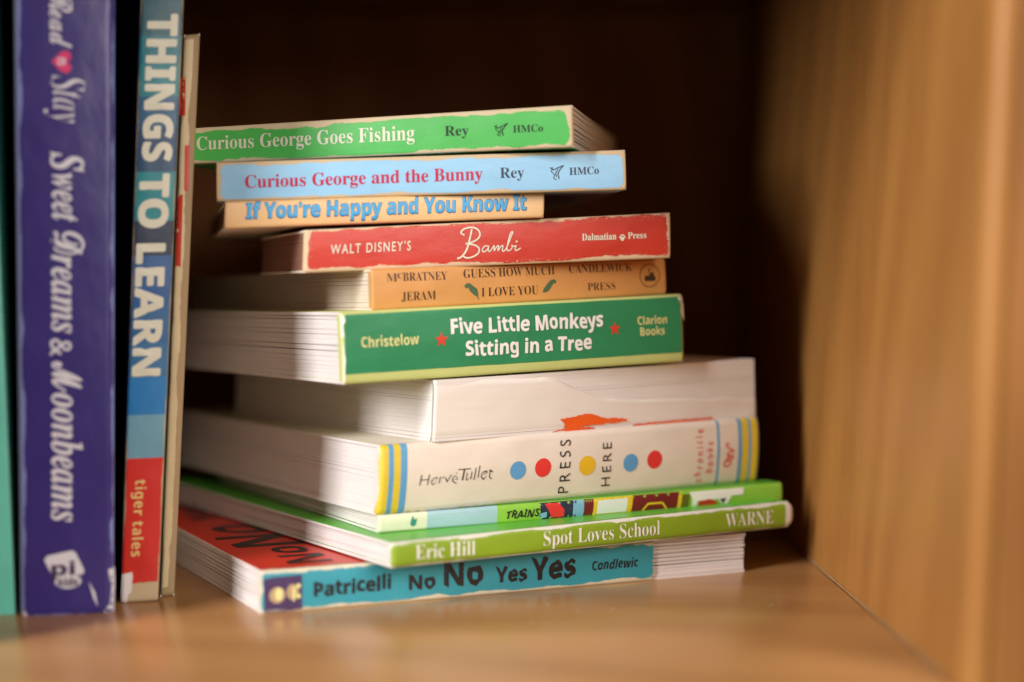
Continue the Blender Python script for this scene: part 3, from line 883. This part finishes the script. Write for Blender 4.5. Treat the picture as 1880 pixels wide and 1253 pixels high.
# ---- pale blue book
b = quad(-9.737, 52.100, 6, [(0.000, 13.045), (13.689, 13.545), (0.000, 14.339), (13.651, 14.892)], 16, 0.022, seed=10)
t = start('board_book', 'pale blue book with crimson serif lettering and worn cream edges', b, STACK)
bc = paper('pale_blue_cover', lin(150, 190, 215), .4, .06)
b.leaves('page_block', 9, .07, .93, [M['page_warm']], t, w0=.14, groove=.016)
b.cover('front_cover', .93, 1.0, bc, M['page_warm'], t)
b.cover('back_cover', 0.0, .07, bc, M['page_warm'], t)
b.make_spine(spine_mat('pale_blue_spine', b.L, b.H, lin(150, 200, 232), lin(216, 190, 150), (.14, .12, .09, .13), .24, .060, flecks=.25, seed=9, crease=.2), t)
b.text('title_lettering', I('crimson'), [('Curious George and the Bunny', 'serif', 0.0688, 0.6434, 0.3254, 0.6445, dict(dt=0.0286, weight=.0))])
b.text('author_lettering', I('navy'), [('Rey', 'serif', 0.6864, 0.7457, 0.3821, 0.6433, dict(dt=0.0026, weight=-.006))])
b.text('publisher_lettering', I('navy'), [('HMCo', 'serif', 0.8580, 0.9315, 0.4056, 0.5908, dict(dt=0.0122, weight=-.002))])
b.shapes('publisher_emblem', I('navy'), b.stroke([(0.8110, 0.6052), (0.8190, 0.5478), (0.8300, 0.5994), (0.8437, 0.6502), (0.8353, 0.5566), (0.8297, 0.4485), (0.8321, 0.3242)], .018) + b.stroke([(0.8165, 0.6173), (0.8135, 0.5083), (0.8215, 0.4235), (0.8186, 0.3420), (0.8252, 0.2988)], .014) + b.stroke([(0.8299, 0.5583), (0.8243, 0.4776), (0.8254, 0.3811)], .016))

# ---- bright green book on top
b = quad(-11.485, 54.600, -9, [(0.000, 14.489), (13.679, 14.878), (0.000, 15.712), (13.643, 16.272)], 16, 0.03, seed=11)
b.ur = .10
t = start('board_book', 'bright green book with white lettering lying on top of the stack', b, STACK)
gg = paper('grass_green_cover', lin(84, 172, 84), .4, .06)
b.leaves('page_block', 8, .07, .93, [M['page_warm']], t, w0=.14, groove=.030, gaps=.6, jit=.05)
b.cover('front_cover', .93, 1.0, gg, M['page_warm'], t)
b.cover('back_cover', 0.0, .07, gg, M['page_warm'], t)
b.make_spine(spine_mat('bright_green_spine', b.L, b.H, lin(78, 182, 84), lin(222, 202, 166), (.02, .14, .09, .16), .28, .075, flecks=.45, seed=10, crease=.3), t)
b.text('title_lettering', I('eggwhite'), [('Curious George Goes Fishing', 'serif', 0.0475, 0.6085, 0.3743, 0.7404, dict(dt=-0.0165, weight=.0))])
b.text('author_lettering', I('darkgreen'), [('Rey', 'serif', 0.6840, 0.7440, 0.4157, 0.6617, dict(dt=-0.0102, weight=.0))])
b.text('publisher_lettering', I('darkgreen'), [('HMCo', 'serif', 0.8537, 0.9276, 0.4102, 0.5829, dict(dt=-0.0041, weight=.0))])
b.shapes('publisher_emblem', I('darkgreen'), b.stroke([(0.8081, 0.5942), (0.8161, 0.5363), (0.8271, 0.5840), (0.8407, 0.6434), (0.8324, 0.5545), (0.8268, 0.4639), (0.8293, 0.3558)], .018) + b.stroke([(0.8136, 0.6180), (0.8107, 0.5124), (0.8186, 0.4414), (0.8158, 0.3759), (0.8225, 0.3458)], .014) + b.stroke([(0.8270, 0.5440), (0.8214, 0.4667), (0.8226, 0.3993)], .016))

# ------------------------------------------------------------------ the upright books (u runs down the spine)
b = quad(-15.231, 48.700, 13, [(-0.096, 24.488), (0.000, -0.040), (2.966, 24.494), (2.801, -0.029)], 20, 0, seed=12)
b.bulge, b.er, b.ur = .05, .22, .14
t = start('storybook', 'wide purple upright book with white script lettering and a pink heart', b, UPRIGHT)
pu = paper('purple_cover', lin(52, 40, 108), .35, .06)
b.leaves('page_block', 14, .06, .94, [M['page_warm']], t, w0=.2, ins=.15)
b.cover('back_cover', 0.0, .055, pu, pu, t, w0=.2)
b.cover('front_cover', .945, 1.0, pu, pu, t, w0=.2)
b.make_spine(spine_mat('purple_spine', b.L, b.H, lin(56, 44, 124), lin(140, 158, 222), (-.3, .06, .17, .05), .05, .06, flecks=.5, seed=12, crease=.5, nscale=5, rough=.3), t)  # pale blue left edge: rubbed print plus a highlight painted into the colour
b.text('series_lettering', I('palewhite'), [('Read', 'script', 0.2103, 0.2818, 0.3529, 0.5801, dict(dt=0.0108, weight=.006)), ('S', 'italic', 0.3161, 0.3354, 0.3691, 0.7028, dict(dt=0.0000, weight=-.012)), ('tay', 'italic', 0.3354, 0.3753, 0.3854, 0.7034, dict(dt=0.0001, weight=-.012))])
b.text('title_lettering', I('palewhite'), [('S', 'italic', 0.4125, 0.4372, 0.3636, 0.6835, dict(dt=0.0055, weight=.012)), ('weet', 'italic', 0.4386, 0.5005, 0.3746, 0.6620, dict(dt=0.0000, weight=.006)), ('D', 'script', 0.5122, 0.5418, 0.3691, 0.6975, dict(dt=0.0000, weight=.016)), ('reams', 'italic', 0.5418, 0.6409, 0.3635, 0.6536, dict(dt=-0.0000, weight=.006)),
     ('&', 'serif', 0.6477, 0.6697, 0.3410, 0.5660, dict(dt=-0.0001, weight=.0)), ('M', 'script', 0.6766, 0.7165, 0.3635, 0.6684, dict(dt=-0.0000, weight=.016)), ('oonbeams', 'italic', 0.7165, 0.8802, 0.3578, 0.6695, dict(dt=-0.0116, weight=.006))])
hx = (0.2992, 0.4835)
heart = []
for k in range(36):
    a = 2 * math.pi * k / 36
    x = 16 * math.sin(a) ** 3; y = 13 * math.cos(a) - 5 * math.cos(2 * a) - 2 * math.cos(3 * a) - math.cos(4 * a)
    heart.append((hx[0] + x * .0215 / b.L, hx[1] + y * .021 / b.H))
b.shapes('pink_heart', I('pink'), [heart])
b.text('heart_lettering', I('palewhite'), [('n', 'bold', 0.2946, 0.3028, 0.4289, 0.5380, dict(dt=0.0000, weight=.0))], .018)
b.shapes('publisher_emblem', I('palewhite'), [[(0.9279, 0.2599), (0.9226, 0.2944), (0.9169, 0.5593), (0.9198, 0.5941), (0.9423, 0.6874), (0.9478, 0.6759), (0.9486, 0.5483), (0.9534, 0.4095), (0.9518, 0.3633)], b.disc(*(0.9560, 0.5136), .23, 30, 1.8)])
b.text('publisher_lettering', I('purple'), [('pi', 'bold', 0.9476, 0.9311, 0.3403, 0.5829, dict(rot=1, fat=.016)), ('kids', 'bold', 0.9617, 0.9520, 0.4095, 0.6181, dict(rot=1, fat=.016))], .02)
b.shapes('worn_corner', I('palewhite'), [[(0.9436, 0.9440), (0.9411, 1.0083), (0.9578, 1.0151), (1.0014, 1.0060), (0.9991, 0.9587), (0.9973, 0.8881), (0.9880, 0.9640), (0.9659, 0.9804)], [(0.9897, 0.0004), (0.9913, 0.0462), (0.9977, 0.0863), (0.9994, 0.0172)], [(0.9578, 0.7344), (0.9720, 0.8050), (0.9901, 0.8292), (0.9788, 0.7819)]], .006)

b = quad(-12.642, 50.850, 16, [(0.902, 23.922), (0.000, 0.006), (2.293, 23.994), (1.182, 0.015)], 17, 0, seed=13)
b.er, b.ur = .08, .14
t = start('picture_book', 'slim leaning upright book with blue and red spine and bold white capitals', b, UPRIGHT)
bt = paper('dark_teal_cover', lin(40, 84, 96), .35, .06)
b.leaves('page_block', 6, .08, .92, [M['page_warm']], t, w0=.14)
b.cover('back_cover', 0.0, .08, bt, bt, t)
b.cover('front_cover', .92, 1.0, bt, bt, t)
b.make_spine(spine_mat('banded_spine', b.L, b.H, lin(40, 110, 150), lin(206, 184, 146), (-.2, .62, .03, .04), .08, .03,
     bands=[(0, lin(24, 92, 108)), (0.2316, lin(24, 120, 134)), (0.2730, lin(28, 130, 140)), (0.3144, lin(34, 92, 128)), (0.3587, lin(30, 72, 110)), (0.4147, lin(20, 138, 146)), (0.4811, lin(30, 46, 74)),
            (0.5312, lin(40, 92, 152)), (0.5975, lin(40, 100, 150)), (0.6454, lin(48, 112, 160)), (0.6932, lin(24, 122, 188)), (0.7425, lin(108, 160, 180)), (0.8042, lin(206, 36, 20))],
     flecks=.1, seed=13, crease=.2), t)
b.text('title_lettering', I('eggwhite'), [('THINGS', 'bold', 0.2066, 0.4027, 0.1931, 0.8599, dict(dt=-0.0165, fat=.03,spacing=1.04)), ('TO', 'bold', 0.4219, 0.4925, 0.1377, 0.8146, dict(dt=-0.0022, fat=.03,spacing=1.02)), ('LEARN', 'bold', 0.5160, 0.6924, 0.1125, 0.7850, dict(dt=-0.0064, fat=.03,spacing=1.03))])
b.text('publisher_lettering', I('cream2'), [('tiger tales', 'bold', 0.8337, 0.9377, 0.2695, 0.5531, dict(dt=-0.0454, weight=-.004,spacing=1.1))])
b.shapes('torn_paper_flap', M['page'], [[(0.9605, 0.0130), (0.9583, 0.2692), (0.9642, 0.2883), (0.9861, 0.2629), (0.9888, 0.1785), (0.9990, 0.1722), (0.9993, -0.0006), (0.9780, -0.0023)]], .05)

b = quad(-11.608, 51.950, 16, [(0.862, 18.540), (0.000, -0.006), (1.376, 18.618), (0.456, 0.007)], 16, 0, seed=14)
b.er, b.ur = .10, .18
t = start('picture_book', 'thin upright book with a worn beige spine and scraps of red', b, UPRIGHT)
b.leaves('page_block', 3, .12, .88, [M['page_warm']], t, w0=.12)
b.cover('back_cover', 0.0, .10, M['page_warm'], M['page_warm'], t)
b.cover('front_cover', .90, 1.0, M['page_warm'], M['page_warm'], t)
b.make_spine(spine_mat('worn_beige_spine', b.L, b.H, lin(214, 192, 150), lin(176, 150, 112), (.2, .3, .02, .22), .03, .05, flecks=.6, seed=14, crease=.6), t)
b.shapes('red_scrap', I('softred'), [[(0.0774, -0.1464), (0.0725, 0.1919), (0.1446, 0.2815), (0.1436, -0.0694)]], .008)
b.shapes('red_scrap', I('softred'), [[(0.1972, 0.3383), (0.1981, 0.6566), (0.2797, 0.6974), (0.2769, 0.4084)]], .008)
b.shapes('red_scrap', I('softred'), [[(0.2854, -0.0375), (0.2845, 0.3510), (0.4126, 0.4014), (0.4118, 0.0762)]], .008)

b = quad(-17.062, 48.750, 10, [(-0.690, 19.946), (0.000, -0.066), (0.903, 20.005), (1.601, -0.071)], 18, 0, seed=15)
b.er, b.ur = .06, .06
t = start('picture_book', 'sea green upright book cut off by the left edge of the picture', b, UPRIGHT)
tc = paper('sea_green_cover', lin(70, 168, 150), .35, .04)
b.leaves('page_block', 6, .08, .92, [M['page_warm']], t, w0=.14)
b.cover('back_cover', 0.0, .08, tc, tc, t)
b.cover('front_cover', .92, 1.0, tc, tc, t)
b.make_spine(spine_mat('sea_green_spine', b.L, b.H, lin(104, 206, 184), lin(150, 200, 180), (.04, .02, .02, .02), .05, .01, flecks=.0, seed=15, crease=.1), t)
